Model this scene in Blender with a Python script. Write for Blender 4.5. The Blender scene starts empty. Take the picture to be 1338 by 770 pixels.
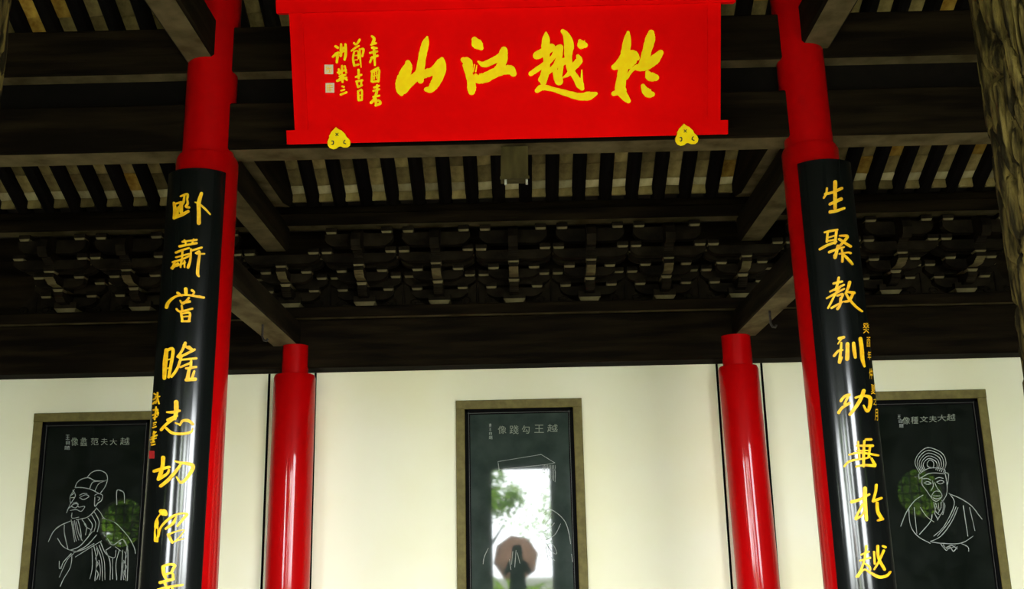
import bpy, bmesh, math, random
from math import sin, cos, pi, atan2, sqrt, radians
from mathutils import Vector, Matrix, noise

SC = bpy.context.scene
COL = SC.collection
random.seed(7)

# ------------------------------------------------------------------ camera
F_PX, PITCH, YAW, ROLL = 1344.23, .2446, -.0064, -.0209
CAM = Vector((.04, 0, 1.6))
cF = Vector((sin(YAW)*cos(PITCH), cos(YAW)*cos(PITCH), sin(PITCH)))
_r = Vector((cos(YAW), -sin(YAW), 0)); _u = _r.cross(cF)
cR = cos(ROLL)*_r + sin(ROLL)*_u
cU = -sin(ROLL)*_r + cos(ROLL)*_u
cam = bpy.data.cameras.new('camera'); camo = bpy.data.objects.new('camera', cam); COL.objects.link(camo)
cam.sensor_fit = 'HORIZONTAL'; cam.sensor_width = 36; cam.lens = F_PX/1338*36
cam.clip_start = .02; cam.clip_end = 300
camo.matrix_world = Matrix(((cR.x, cU.x, -cF.x, CAM.x), (cR.y, cU.y, -cF.y, CAM.y), (cR.z, cU.z, -cF.z, CAM.z), (0, 0, 0, 1)))
SC.camera = camo

# ------------------------------------------------------------------ world, light, exposure
w = bpy.data.worlds.new('overcast_sky'); SC.world = w; w.use_nodes = True
bg = w.node_tree.nodes['Background']
bg.inputs[0].default_value = (.93, .98, 1.0, 1); bg.inputs[1].default_value = 1.0
SC.view_settings.view_transform = 'Standard'; SC.view_settings.look = 'None'
SC.view_settings.gamma = 1; SC.view_settings.use_curve_mapping = False
SC.view_settings.exposure = 5.34
SC.cycles.max_bounces = 8; SC.cycles.diffuse_bounces = 5; SC.cycles.glossy_bounces = 4
SC.cycles.use_denoising = True

FY = -1.6            # the open front of the hall
def portal(name, x0, x1, z0, z1, y):
    l = bpy.data.lights.new(name, 'AREA'); l.shape = 'RECTANGLE'; l.size = x1-x0; l.size_y = z1-z0
    l.cycles.is_portal = True
    o = bpy.data.objects.new(name, l); COL.objects.link(o)
    o.location = ((x0+x1)/2, y, (z0+z1)/2); o.rotation_euler = (radians(90), 0, 0)
portal('daylight_portal', -2.1, 2.1, 0, 3.3, FY)
portal('daylight_portal', 2.4, 5.4, .9, 3.9, FY)
portal('daylight_portal', -5.4, -2.4, .9, 3.3, FY)

# ------------------------------------------------------------------ materials
def mat(name, col, rough=.6, col2=None, scale=(3, 3, 3), detail=4, lo=.35, hi=.65, bump=0, bscale=(30, 30, 30), coat=0, coat_rough=.1,
        rand=0, spec=.5, metallic=0, bdist=.01):
    m = bpy.data.materials.new(name); m.use_nodes = True
    nt = m.node_tree; N = nt.nodes; L = nt.links; b = N['Principled BSDF']
    b.inputs['Roughness'].default_value = rough; b.inputs['Metallic'].default_value = metallic
    b.inputs['Coat Weight'].default_value = coat; b.inputs['Coat Roughness'].default_value = coat_rough
    b.inputs['Specular IOR Level'].default_value = spec
    tc = N.new('ShaderNodeTexCoord')
    out = None
    if col2 is not None:
        mp = N.new('ShaderNodeMapping'); mp.inputs['Scale'].default_value = scale
        no = N.new('ShaderNodeTexNoise'); no.inputs['Scale'].default_value = 1; no.inputs['Detail'].default_value = detail
        cr = N.new('ShaderNodeValToRGB')
        cr.color_ramp.elements[0].position = lo; cr.color_ramp.elements[1].position = hi
        cr.color_ramp.elements[0].color = (*col, 1); cr.color_ramp.elements[1].color = (*col2, 1)
        L.new(tc.outputs['Object'], mp.inputs[0]); L.new(mp.outputs[0], no.inputs['Vector'])
        L.new(no.outputs[0], cr.inputs[0]); out = cr.outputs[0]
    if rand:
        oi = N.new('ShaderNodeObjectInfo'); mr = N.new('ShaderNodeMapRange')
        mr.inputs[3].default_value = 1-rand; mr.inputs[4].default_value = 1+rand
        L.new(oi.outputs['Random'], mr.inputs[0])
        hs = N.new('ShaderNodeHueSaturation'); L.new(mr.outputs[0], hs.inputs['Value'])
        if out: L.new(out, hs.inputs['Color'])
        else: hs.inputs['Color'].default_value = (*col, 1)
        out = hs.outputs[0]
    if out: L.new(out, b.inputs['Base Color'])
    else: b.inputs['Base Color'].default_value = (*col, 1)
    if bump:
        mp = N.new('ShaderNodeMapping'); mp.inputs['Scale'].default_value = bscale
        no = N.new('ShaderNodeTexNoise'); no.inputs['Scale'].default_value = 1; no.inputs['Detail'].default_value = 5
        bu = N.new('ShaderNodeBump'); bu.inputs['Strength'].default_value = bump; bu.inputs['Distance'].default_value = bdist
        L.new(tc.outputs['Object'], mp.inputs[0]); L.new(mp.outputs[0], no.inputs['Vector'])
        L.new(no.outputs[0], bu.inputs['Height']); L.new(bu.outputs[0], b.inputs['Normal'])
    return m
M = {}
M['wood_x'] = mat('dark_wood', (.0042, .0027, .0013), .8, (.016, .0105, .0048), (1.2, 12, 12), bump=.4, bscale=(3, 60, 60), lo=.4, hi=.75, spec=.04)
M['wood_y'] = mat('dark_wood_lengthwise', (.006, .004, .0018), .8, (.022, .0155, .0075), (12, 1.2, 12), bump=.4, bscale=(60, 3, 60), lo=.4, hi=.75, spec=.05)
M['bracket'] = mat('bracket_wood', (.005, .0034, .0018), .75, (.014, .010, .0055), (8, 8, 8), rand=.3, bump=.3, spec=.05)
M['underlit'] = mat('underlit_wood', (.055, .041, .017), .9, (.135, .106, .052), (5, 5, 5), bump=.5, bscale=(25, 25, 25), spec=.02, lo=.3, hi=.7)  # underside wood, floor bounce painted in as a paler tone
M['underlit_pale'] = mat('underlit_pale_wood', (.075, .058, .028), .85, (.20, .165, .085), (6, 3, 6), bump=.5, bscale=(25, 12, 25), spec=.02, lo=.3, hi=.7)  # same, with stronger floor bounce in the colour
M['rafter'] = mat('rafter_wood', (.002, .0012, .0007), .8, (.004, .0025, .0014), (20, 2, 20), rand=.3, spec=.1)
M['brick'] = mat('roof_brick', (.10, .077, .027), .9, (.25, .195, .075), (9, 9, 9), rand=.5, spec=.02, bump=.6, bscale=(50, 50, 50), lo=.3, hi=.7)
M['brick_ochre'] = mat('ochre_stained_brick', (.18, .09, .012), .9, (.42, .27, .05), (12, 12, 12), rand=.4, spec=.02, bump=.6, bscale=(50, 50, 50), lo=.3, hi=.7)
M['brick_pale'] = mat('limewashed_brick', (.28, .23, .10), .9, (.50, .44, .24), (9, 9, 9), rand=.4, spec=.02, bump=.5, bscale=(50, 50, 50), lo=.3, hi=.7)
M['wall'] = mat('lime_plaster', (.83, .785, .54), .9, (.86, .83, .64), (.8, .8, .8), bump=.05, bscale=(25, 25, 25))
M['red'] = mat('red_lacquer', (.40, .0004, .001), .40, (.48, .0006, .0014), (3, 3, .8), spec=.05, coat=.40, coat_rough=.06, bump=.04, bscale=(9, 9, 3))
M['plaque_red'] = mat('plaque_red_paint', (.78, .0004, .0004), .8, (.86, .0008, .0008), (2, 2, 2), bump=.05, spec=.04)
M['black'] = mat('black_lacquer', (.003, .004, .0036), .30, coat=.8, coat_rough=.13, bump=.02, bscale=(12, 12, 2), spec=.08)
M['gold'] = mat('gold_leaf', (.88, .42, .006), .5, (.98, .60, .01), (30, 30, 30), spec=.4)
M['yellow'] = mat('yellow_paint', (.98, .66, .002), .7, (1, .74, .003), (20, 20, 20), spec=.1)
M['frame'] = mat('olive_stone', (.105, .082, .012), .7, (.155, .125, .026), (14, 14, 14), bump=.3, bscale=(60, 60, 60))
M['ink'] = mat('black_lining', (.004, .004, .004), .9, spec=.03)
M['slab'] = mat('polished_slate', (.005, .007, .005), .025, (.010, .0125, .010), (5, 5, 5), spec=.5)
M['slab_glare'] = mat('glare_slate', (.022, .032, .027), .03, (.038, .052, .044), (4, 4, 4))  # reflection haze on the centre slab put into a lighter base colour
M['silver'] = mat('dull_metal_line', (.07, .07, .06), .5)
M['chalk'] = mat('engraved_line', (.30, .32, .29), .8)
M['chalk_dim'] = mat('engraved_letter', (.20, .22, .17), .8)
M['seal_red'] = mat('seal_red', (.45, .01, .01), .6)
M['seal_cream'] = mat('seal_cream', (.75, .62, .42), .7)
M['iron'] = mat('rusty_iron', (.02, .016, .012), .6, (.05, .04, .03), (40, 40, 40), metallic=.5)
M['box'] = mat('grey_box', (.030, .023, .006), .8, (.060, .048, .014), (12, 12, 3), bump=.3, spec=.15)
M['white_bulb'] = mat('white_cap', (.45, .45, .36), .3)
M['bark'] = mat('weathered_bark', (.009, .0065, .0015), .9, (.11, .08, .02), (26, 26, 4), bump=.9, bscale=(60, 60, 14), lo=.42, hi=.66, bdist=.02, spec=.1)
M['floor'] = mat('stone_floor', (.50, .47, .39), .75, (.58, .55, .46), (1.5, 1.5, 1.5), rand=.06)
M['ground'] = mat('courtyard_moss', (.13, .14, .09), .9, (.20, .21, .14), (.6, .6, .6))
M['ceil'] = mat('roof_boards', (.02, .015, .01), .8, (.03, .022, .014), (2, 9, 2))
M['leaf'] = mat('leaf', (.17, .34, .02), .6, (.38, .58, .06), (2, 2, 2))
M['trunk'] = mat('tree_bark', (.05, .035, .02), .9, (.1, .07, .04), (8, 8, 2))
M['skin'] = mat('skin', (.5, .3, .2), .6)
M['cloth'] = mat('dark_cloth', (.02, .022, .02), .85, (.035, .035, .03), (9, 9, 9))
M['hair'] = mat('black_hair', (.01, .009, .008), .5)
M['umbrella'] = mat('salmon_nylon', (.78, .42, .29), .7, (.84, .48, .33), (3, 3, 3))

for k_ in ('leaf', 'umbrella'):                 # thin sheets let daylight through
    nt = M[k_].node_tree; b_ = nt.nodes['Principled BSDF']; t_ = nt.nodes.new('ShaderNodeBsdfTranslucent'); mx = nt.nodes.new('ShaderNodeMixShader')
    nt.links.new(b_.inputs['Base Color'].links[0].from_socket, t_.inputs[0]); mx.inputs[0].default_value = .5
    nt.links.new(b_.outputs[0], mx.inputs[1]); nt.links.new(t_.outputs[0], mx.inputs[2]); nt.links.new(mx.outputs[0], nt.nodes['Material Output'].inputs[0])

# ------------------------------------------------------------------ helpers
class MB:
    """collects vertices and faces; build() links them as one mesh object"""
    def __init__(s): s.v = []; s.f = []
    def add(s, vs, fs):
        n = len(s.v); s.v += [tuple(p) for p in vs]; s.f += [tuple(i+n for i in f) for f in fs]; return s
    def box(s, x0, x1, y0, y1, z0, z1):
        return s.add([(x0, y0, z0), (x1, y0, z0), (x1, y1, z0), (x0, y1, z0), (x0, y0, z1), (x1, y0, z1), (x1, y1, z1), (x0, y1, z1)],
                     [(3, 2, 1, 0), (4, 5, 6, 7), (0, 1, 5, 4), (1, 2, 6, 5), (2, 3, 7, 6), (3, 0, 4, 7)])
    def extrude(s, poly, a0, a1, axis):
        """poly is a 2-D outline, extruded along axis: 'x' (y,z), 'y' (x,z), 'z' (x,y)"""
        def P(p, a):
            return {'x': (a, p[0], p[1]), 'y': (p[0], a, p[1]), 'z': (p[0], p[1], a)}[axis]
        n = len(poly)
        vs = [P(p, a0) for p in poly]+[P(p, a1) for p in poly]
        fs = [tuple(range(n)), tuple(range(2*n-1, n-1, -1))]+[(i, i+n, (i+1) % n+n, (i+1) % n) for i in range(n)]
        return s.add(vs, fs)
    def lathe(s, prof, cx, cy, n=48):
        k = len(prof); vs = []
        for r, z in prof:
            vs += [(cx+r*cos(2*pi*i/n), cy+r*sin(2*pi*i/n), z) for i in range(n)]
        fs = [(j*n+i, j*n+(i+1) % n, (j+1)*n+(i+1) % n, (j+1)*n+i) for j in range(k-1) for i in range(n)]
        fs += [tuple(range(n-1, -1, -1)), tuple((k-1)*n+i for i in range(n))]
        return s.add(vs, fs)
    def tube(s, pts, r, n=8):
        pts = [Vector(p) for p in pts]; vs = []; m = len(pts)
        rr = r if isinstance(r, (list, tuple)) else [r]*m
        for i, p in enumerate(pts):
            t = (pts[min(i+1, m-1)]-pts[max(i-1, 0)]).normalized()
            a = Vector((0, 0, 1)) if abs(t.z) < .9 else Vector((1, 0, 0))
            b = t.cross(a).normalized(); c = t.cross(b)
            vs += [p+rr[i]*(cos(2*pi*k/n)*b+sin(2*pi*k/n)*c) for k in range(n)]
        fs = [(j*n+i, j*n+(i+1) % n, (j+1)*n+(i+1) % n, (j+1)*n+i) for j in range(m-1) for i in range(n)]
        fs += [tuple(range(n-1, -1, -1)), tuple((m-1)*n+i for i in range(n))]
        return s.add(vs, fs)
    def mesh(s, name, m, smooth=None):
        me = bpy.data.meshes.new(name); me.from_pydata(s.v, [], s.f)
        bm = bmesh.new(); bm.from_mesh(me); bmesh.ops.recalc_face_normals(bm, faces=bm.faces); bm.to_mesh(me); bm.free()
        me.materials.append(m)
        if smooth is not None:
            me.polygons.foreach_set('use_smooth', [True]*len(me.polygons))
            try: me.set_sharp_from_angle(angle=radians(smooth))
            except Exception: pass
        return me
    def build(s, name, m, parent=None, smooth=None, at=None):
        o = bpy.data.objects.new(name, s.mesh(name, m, smooth)); COL.objects.link(o)
        if parent is not None: o.parent = parent
        if at is not None: o.location = at
        return o
def tag(o, label=None, cat=None, group=None, kind=None):
    if label: o['label'] = label
    if cat: o['category'] = cat
    if group: o['group'] = group
    if kind: o['kind'] = kind
    return o
def empty(name, loc=(0, 0, 0), label=None, cat=None, group=None, kind=None):
    o = bpy.data.objects.new(name, None); COL.objects.link(o); o.location = loc; o.empty_display_size = .1
    return tag(o, label, cat, group, kind)
def local(parent):
    bpy.context.view_layer.update()
def child_world(o, parent):
    """parent a mesh written in world coordinates"""
    o.parent = parent; o.matrix_parent_inverse = Matrix.Translation(parent.location).inverted(); return o
def beam(p0, p1, w, h, axis, ch=.012):
    """a chamfered timber: axis 'x' from x=p0 to p1; w = (a0,a1) other horizontal extent, h = (z0,z1)"""
    a0, a1 = w; z0, z1 = h
    poly = [(a0+ch, z0), (a1-ch, z0), (a1, z0+ch), (a1, z1-ch), (a1-ch, z1), (a0+ch, z1), (a0, z1-ch), (a0, z0+ch)]
    return MB().extrude(poly, p0, p1, axis)

# ray helpers: where a direction measured in the photograph meets a real surface
def ray(px, py): return cF+(px-669)/F_PX*cR-(py-385)/F_PX*cU
class Plane:
    def __init__(s, p, n): s.p = Vector(p); s.n = Vector(n).normalized()
    def at(s, px, py, h=0):
        d = ray(px, py); t = (s.p-CAM).dot(s.n)/d.dot(s.n); return CAM+d*t+s.n*h
class Drum:
    def __init__(s, cx, cy, r, lean=0): s.c = (cx, cy); s.r = r; s.k = lean
    def at(s, px, py, h=0):
        d = ray(px, py); cx = s.c[0]
        for _ in range(5):                       # the board leans with its column
            ox, oy = CAM.x-cx, CAM.y-s.c[1]
            a = d.x*d.x+d.y*d.y; b = 2*(ox*d.x+oy*d.y); c = ox*ox+oy*oy-s.r*s.r
            D = b*b-4*a*c
            t = (-b-sqrt(D))/(2*a) if D > 0 else -b/(2*a)
            p = CAM+d*t; cx = s.c[0]+s.k*(4.4-p.z)
        n = Vector((p.x-cx, p.y-s.c[1], 0)).normalized()
        return Vector((cx, s.c[1], p.z))+n*(s.r+h)

# ------------------------------------------------------------------ structure
WY = 10.30
def struct(name, mb, m, parent=None, smooth=None):
    return tag(mb.build(name, m, parent, smooth), kind='structure')
struct('wall_back', MB().box(-9.2, 9.2, WY, WY+.25, 0, 5.0), M['wall'])
struct('wall_left', MB().box(-9.45, -9.2, FY-.2, WY+.25, 0, 8.0), M['ceil'])
struct('wall_right', MB().box(9.2, 9.45, FY-.2, WY+.25, 0, 8.0), M['ceil'])
struct('floor', MB().box(-9.45, 9.45, -3.2, WY+.25, -.2, 0), M['floor'])
struct('ground', MB().box(-40, 40, -60, -3.2, -.55, -.35), M['ground'])
def round_hole_wall(x0, x1, z0, z1, cx, cz, r, y0, y1, n=32):
    mb = MB(); vs = []; fs = []
    pts = []
    for i in range(n):
        a = 2*pi*i/n; c, s_ = cos(a), sin(a)
        k = min(((x1-cx) if c > 0 else (cx-x0))/max(abs(c), 1e-6), ((z1-cz) if s_ > 0 else (cz-z0))/max(abs(s_), 1e-6))
        pts.append((a, k))
    corners = [atan2(z1-cz, x1-cx), atan2(z1-cz, x0-cx), atan2(z0-cz, x0-cx)+2*pi, atan2(z0-cz, x1-cx)+2*pi]
    for a in corners:
        c, s_ = cos(a), sin(a)
        k = min(((x1-cx) if c > 0 else (cx-x0))/max(abs(c), 1e-6), ((z1-cz) if s_ > 0 else (cz-z0))/max(abs(s_), 1e-6))
        pts.append((a % (2*pi), k))
    pts.sort(); n = len(pts)
    for y in (y0, y1):
        vs += [(cx+r*cos(a), y, cz+r*sin(a)) for a, k in pts]+[(cx+k*cos(a), y, cz+k*sin(a)) for a, k in pts]
    for i in range(n):
        j = (i+1) % n
        fs += [(i, j, n+j, n+i), (2*n+i, 3*n+i, 3*n+j, 2*n+j), (i, 2*n+i, 2*n+j, j), (n+i, n+j, 3*n+j, 3*n+i)]
    return mb.add(vs, fs)
# open front of the hall behind the viewer
fr = MB().box(-9.2, 2.42, FY-.2, FY, 3.3, 5.4).box(5.4, 9.2, FY-.2, FY, 3.3, 5.4).box(2.42, 5.4, FY-.2, FY, 3.9, 5.4)
for x in (-6.75, -2.25, 2.25, 6.75): fr.box(x-.17, x+.17, FY-.2, FY, 0, 3.3)
fr.box(2.42, 5.4, FY-.2, FY, 0, .9); fr.box(5.4, 6.58, FY-.2, FY, 0, 3.3); fr.box(-5.4, -2.42, FY-.2, FY, 0, .9); fr.box(-6.58, -5.4, FY-.2, FY, 0, 3.3)  # left bay opening added to even out the light on the back wall
struct('wall_front', fr, M['ceil'])
for nm, s, cz in (('wall_front_left', -1, 2.35), ('wall_front_right', 1, 2.62)):
    a, b = sorted((s*6.92, s*9.2))
    o = struct(nm, round_hole_wall(a, b, 0, 3.3, s*8.45, cz, .5, FY-.2, FY), M['ceil'])
    lat = MB()
    for k in range(-2, 3):
        q = sqrt(max(.5**2-(k*.18)**2, 0))
        lat.box(s*8.45+k*.18-.012, s*8.45+k*.18+.012, FY-.12, FY-.09, cz-q, cz+q)
        lat.box(s*8.45-q, s*8.45+q, FY-.12, FY-.09, cz+k*.18-.012, cz+k*.18+.012)
    struct('window_lattice', lat, M['ceil'], o)
dn = 0
for x0, x1, yy in ((-1.15, -.62, FY), (.62, 1.10, FY)):
    dn += 1
    d = struct('door_%d' % dn, MB().box(x0, x1, FY-.06, FY, .0, 3.3), M['ceil'])
# the roof: two slopes, ridge well above the frame
SL = .49
def roof_z(y): return 5.09+SL*(9.63-y)
RY = 4.0
cl = MB()
zr = roof_z(RY)
cl.extrude([(10.6, roof_z(10.6)+.075), (RY, zr+.075), (-3.4, 4.45), (-3.4, 4.65), (RY, zr+.3), (10.6, roof_z(10.6)+.3)], -9.45, 9.45, 'x')
ceil = struct('ceiling', cl, M['ceil'])

# rafters and the roof bricks between them
SP = .2635
def slope_piece(x0, x1, y0, y1, d0, d1):
    """a block lying along the slope; d is the distance below (negative: above) the brick underside"""
    vs = [(x, y, roof_z(y)-d) for d in (d1, d0) for (x, y) in ((x0, y0), (x1, y0), (x1, y1), (x0, y1))]
    return MB().add(vs, [(3, 2, 1, 0), (4, 5, 6, 7), (0, 1, 5, 4), (1, 2, 6, 5), (2, 3, 7, 6), (3, 0, 4, 7)])
def copy_child(o, parent, loc):
    c = o.copy(); COL.objects.link(c); c.parent = parent; c.location = loc; return c
raf = None
NR = 22
for i in range(-NR, NR+1):
    x = i*SP+SP/2
    if raf is None:
        mb = MB()
        prof = [(-.066, 0), (-.066, .05), (-.045, .09), (-.018, .108), (.018, .108), (.045, .09), (.066, .05), (.066, 0)]
        vs = [(p, y, roof_z(y)-q) for y in (6.6, 9.98) for p, q in prof]; n = 8
        raf = mb.add(vs, [tuple(range(8)), tuple(range(15, 7, -1))]+[(k, k+8, (k+1) % 8+8, (k+1) % 8) for k in range(8)]).build('rafter', M['rafter'], ceil, at=(x, 0, 0))
    else: copy_child(raf, ceil, (x, 0, 0))
# bricks: rows along the slope; the rows in view singly, those hidden behind the beams joined
rows = [(9.63, .09, 'pale')]+[(9.54-.20*k, .20, '') for k in range(0, 14)]
single_rows = {0, 1, 2, 3, 9, 10}
variants = {}
rest = MB(); nb = 0
rb_ = random.Random(5)
for k, (y, L, kind_) in enumerate(rows):
    for i in range(-NR, NR+1):
        x = i*SP
        if k in single_rows and nb < 292 and abs(x) < (6.0 if k < 4 else 4.0):
            mk = 'brick_pale' if kind_ else ('brick_ochre' if rb_.random() < .16 else 'brick')
            v = (mk, rb_.randrange(5))
            if v not in variants:
                mb = MB(); d = rb_.uniform(0, .014); t = rb_.uniform(-.006, .006)
                mb.add([(a, b, -SL*b-c+(t if a > 0 else -t)) for c in (d, -.05) for (a, b) in ((-.068, -L+.006), (.068, -L+.006), (.068, 0), (-.068, 0))],
                       [(3, 2, 1, 0), (4, 5, 6, 7), (0, 1, 5, 4), (1, 2, 6, 5), (2, 3, 7, 6), (3, 0, 4, 7)])
                variants[v] = mb.build('brick', M[mk], ceil, at=(x, y, roof_z(y)))
            else: copy_child(variants[v], ceil, (x, y, roof_z(y)))
            nb += 1
        else:
            mb = slope_piece(x-.068, x+.068, y-L+.006, y, -.05, random.uniform(0, .01)); rest.add(mb.v, mb.f)
tag(rest.build('roof_bricks', M['brick'], ceil), kind='stuff')
cb = None
for i in range(-NR, NR+1):
    x = i*SP
    if cb is None:
        cb = MB().box(-.068, .068, 0, .03, -.085, .012).build('eave_brick', M['brick'], ceil, at=(x, 9.635, 5.085))
    else: copy_child(cb, ceil, (x, 9.635, 5.085))

# ------------------------------------------------------------------ timber frame
def tb(name, mb, label, m='wood_x', cat='beam', group=None, underlit=True):
    o = mb.build(name, M[m]); tag(o, label, cat, group)
    if underlit:                                   # paler underside: light bounced off the floor put into its colour
        o.data.materials.append(M['underlit'])
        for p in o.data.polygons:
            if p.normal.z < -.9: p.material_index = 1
    return o
ZT = 3.395
E_ = 8.9
segs = [(-E_, -2.26, 'left of the left red columns'), (-2.26, 2.24, 'between the two red columns'), (2.24, E_, 'right of the right red columns')]
for x0, x1, wh in segs:
    tb('lower_beam', beam(x0, x1, (7.12, 7.375), (4.535, 4.91), 'x'), 'dark front beam, lower one of the pair, '+wh)
    tb('upper_beam', beam(x0, x1, (7.12, 7.40), (5.165, 5.54), 'x'), 'dark front beam, upper one of the pair, '+wh)
    tb('architrave', beam(x0, x1, (10.0, WY-.004), (ZT, 3.885), 'x'), 'broad dark architrave resting above the white wall '+wh, underlit=False)
    tb('wall_plate', beam(x0, x1, (9.93, WY-.004), (3.89, 4.0), 'x'), 'thin dark plate carrying the bracket sets '+wh)
for x0, x1, wh in segs:
    tb('infill_board', MB().box(x0, x1, 7.26, 7.29, 4.91, 5.165), 'black recessed board filling the gap of the beam pair '+wh, 'rafter', 'board', underlit=False)
tb('eave_beam', beam(-E_, E_, (9.55, 9.72), (4.725, 4.85), 'x'), 'long dark squared beam on top of the bracket sets')
tb('purlin', MB().tube([(-E_, 9.735, 4.915), (E_, 9.735, 4.915)], .066, 16), 'long dark round purlin just under the rafter ends')
tb('backing_board', MB().box(-E_, E_, 10.21, 10.28, 4.0, 4.87), 'dark boarding behind the row of bracket sets', cat='board')
for s, wh in ((-1, 'left'), (1, 'right')):
    def xr(a, b): return tuple(sorted((s*a, s*b)))
    tb('tie_beam', beam(7.4, 10.0, (-2.41, -2.138) if s < 0 else (2.15, 2.385), (3.62, 3.857), 'y'), 'dark tie beam running back to the %s rear red column' % wh, 'wood_y').data.materials[1] = M['underlit_pale']  # tie underside painted paler still, as if lit from the floor
    tb('moon_beam', beam(7.4, 9.66, xr(2.2, 2.45), (4.50, 4.77), 'y', .03), 'heavy beam above the %s tie beam, ending on a bracket' % wh, 'wood_y')
    tip = [(7.45, 4.80), (9.1, 4.80), (9.38, 4.86), (9.5, 4.97), (9.4, 5.02), (7.45, 5.7)]
    tb('sloping_brace', MB().extrude(tip, *xr(2.14, 2.36), 'x'), 'dark sloping brace with pointed end above the %s heavy beam' % wh, 'wood_y', 'brace')
    tb('passage_beam', beam(RY+.4, 7.17, xr(2.2, 2.44), (5.24, 5.56), 'y', .02), 'worn beam running forward from the top of the %s front column' % wh, 'wood_y')
    hx = s*2.26
    hy = 9.0 if s < 0 else 8.9
    hk = MB().tube([(hx, hy, 3.62), (hx, hy, 3.51), (hx+.015, hy, 3.475), (hx+.04, hy, 3.47), (hx+.05, hy, 3.49)], .011, 6)
    tag(hk.build('iron_hook', M['iron']), 'small iron hook hanging under the %s tie beam' % wh, 'hook')

# ------------------------------------------------------------------ red columns
def col(x, y, r, rn, ztop, zneck, label, name='red_column', lean=0):
    o = empty(name, (x, y, 0), label, 'column')
    sh = MB().lathe([(r*1.03, .18), (r*1.02, 1), (r, 2.5), (r, zneck-.03), (r-.012, zneck)], x, y)
    sh.v = [(a+lean*(4.4-c), b, c) for a, b, c in sh.v]
    child_world(sh.build('shaft', M['red'], smooth=40), o)
    nk = MB().lathe([(rn, zneck-.01), (rn, ztop)], x, y)
    nk.v = [(a+lean*(4.4-c), b, c) for a, b, c in nk.v]
    child_world(nk.build('neck', M['red'], smooth=40), o)
    child_world(MB().lathe([(r*1.45, 0), (r*1.5, .05), (r*1.45, .13), (r*1.2, .19)], x, y).build('stone_base', M['floor'], smooth=40), o)
    return o
col(-2.261, 7.2, .224, .187, 6.3, 4.49, 'thick red column behind the left black couplet board', lean=-.003)
col(2.232, 7.2, .205, .176, 6.3, 4.46, 'thick red column behind the right black couplet board', lean=.009)
col(-2.177, 10.02, .204, .128, 3.62, 3.325, 'slimmer red column at the wall, left of the centre tablet', lean=-.0054)
col(2.165, 10.02, .195, .145, 3.62, 3.315, 'slimmer red column at the wall, right of the centre tablet', lean=.018)
tn = 0
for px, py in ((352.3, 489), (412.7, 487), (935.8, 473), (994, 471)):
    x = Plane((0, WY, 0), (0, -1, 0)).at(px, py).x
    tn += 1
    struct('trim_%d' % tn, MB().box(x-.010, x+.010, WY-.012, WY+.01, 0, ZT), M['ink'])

# ------------------------------------------------------------------ bracket sets
def dou(w_, d_, h_):
    a, b = w_/2*.68, d_/2*.68; c, d = w_/2, d_/2; z1 = h_*.45
    vs = [(-a, -b, 0), (a, -b, 0), (a, b, 0), (-a, b, 0), (-c, -d, z1), (c, -d, z1), (c, d, z1), (-c, d, z1), (-c, -d, h_), (c, -d, h_), (c, d, h_), (-c, d, h_)]
    return MB().add(vs, [(3, 2, 1, 0), (0, 1, 5, 4), (1, 2, 6, 5), (2, 3, 7, 6), (3, 0, 4, 7), (4, 5, 9, 8), (5, 6, 10, 9), (6, 7, 11, 10), (7, 4, 8, 11), (8, 9, 10, 11)])
def gong(L, h, t):
    a = L/2
    poly = [(-a, h), (a, h), (a, h*.55), (a-.025, h*.28), (a-.06, h*.08), (a-.10, 0), (-a+.10, 0), (-a+.06, h*.08), (-a+.025, h*.28), (-a, h*.55)]
    return MB().extrude(poly, -t/2, t/2, 'y')
def fwd(y0, h, t, steps=True):
    """arm running from the wall plane (local y 0) out to y0 (negative)"""
    poly = [(.05, h), (y0, h), (y0, h*.55), (y0+.02, h*.40)]
    if steps: poly += [(y0+.035, h*.42), (y0+.045, h*.22), (y0+.062, h*.25), (y0+.072, h*.05), (y0+.09, h*.08)]
    poly += [(y0+.10, 0), (.05, 0)]
    return MB().extrude(poly, -t/2, t/2, 'x')
B_ME = {}
def bm_(key, fn):
    if key not in B_ME:
        me = fn().mesh(key, M['bracket']); me.materials.append(M['underlit_pale' if 'block' in key else 'underlit']); B_ME[key] = me
        for p in me.polygons:                   # undersides coloured paler for light bounced off the floor
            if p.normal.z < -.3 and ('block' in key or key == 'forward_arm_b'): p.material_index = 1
    return B_ME[key]
def part(name, me, parent, loc):
    o = bpy.data.objects.new(name, me); COL.objects.link(o); o.parent = parent; o.location = loc; return o
WYB = 10.08
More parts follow.
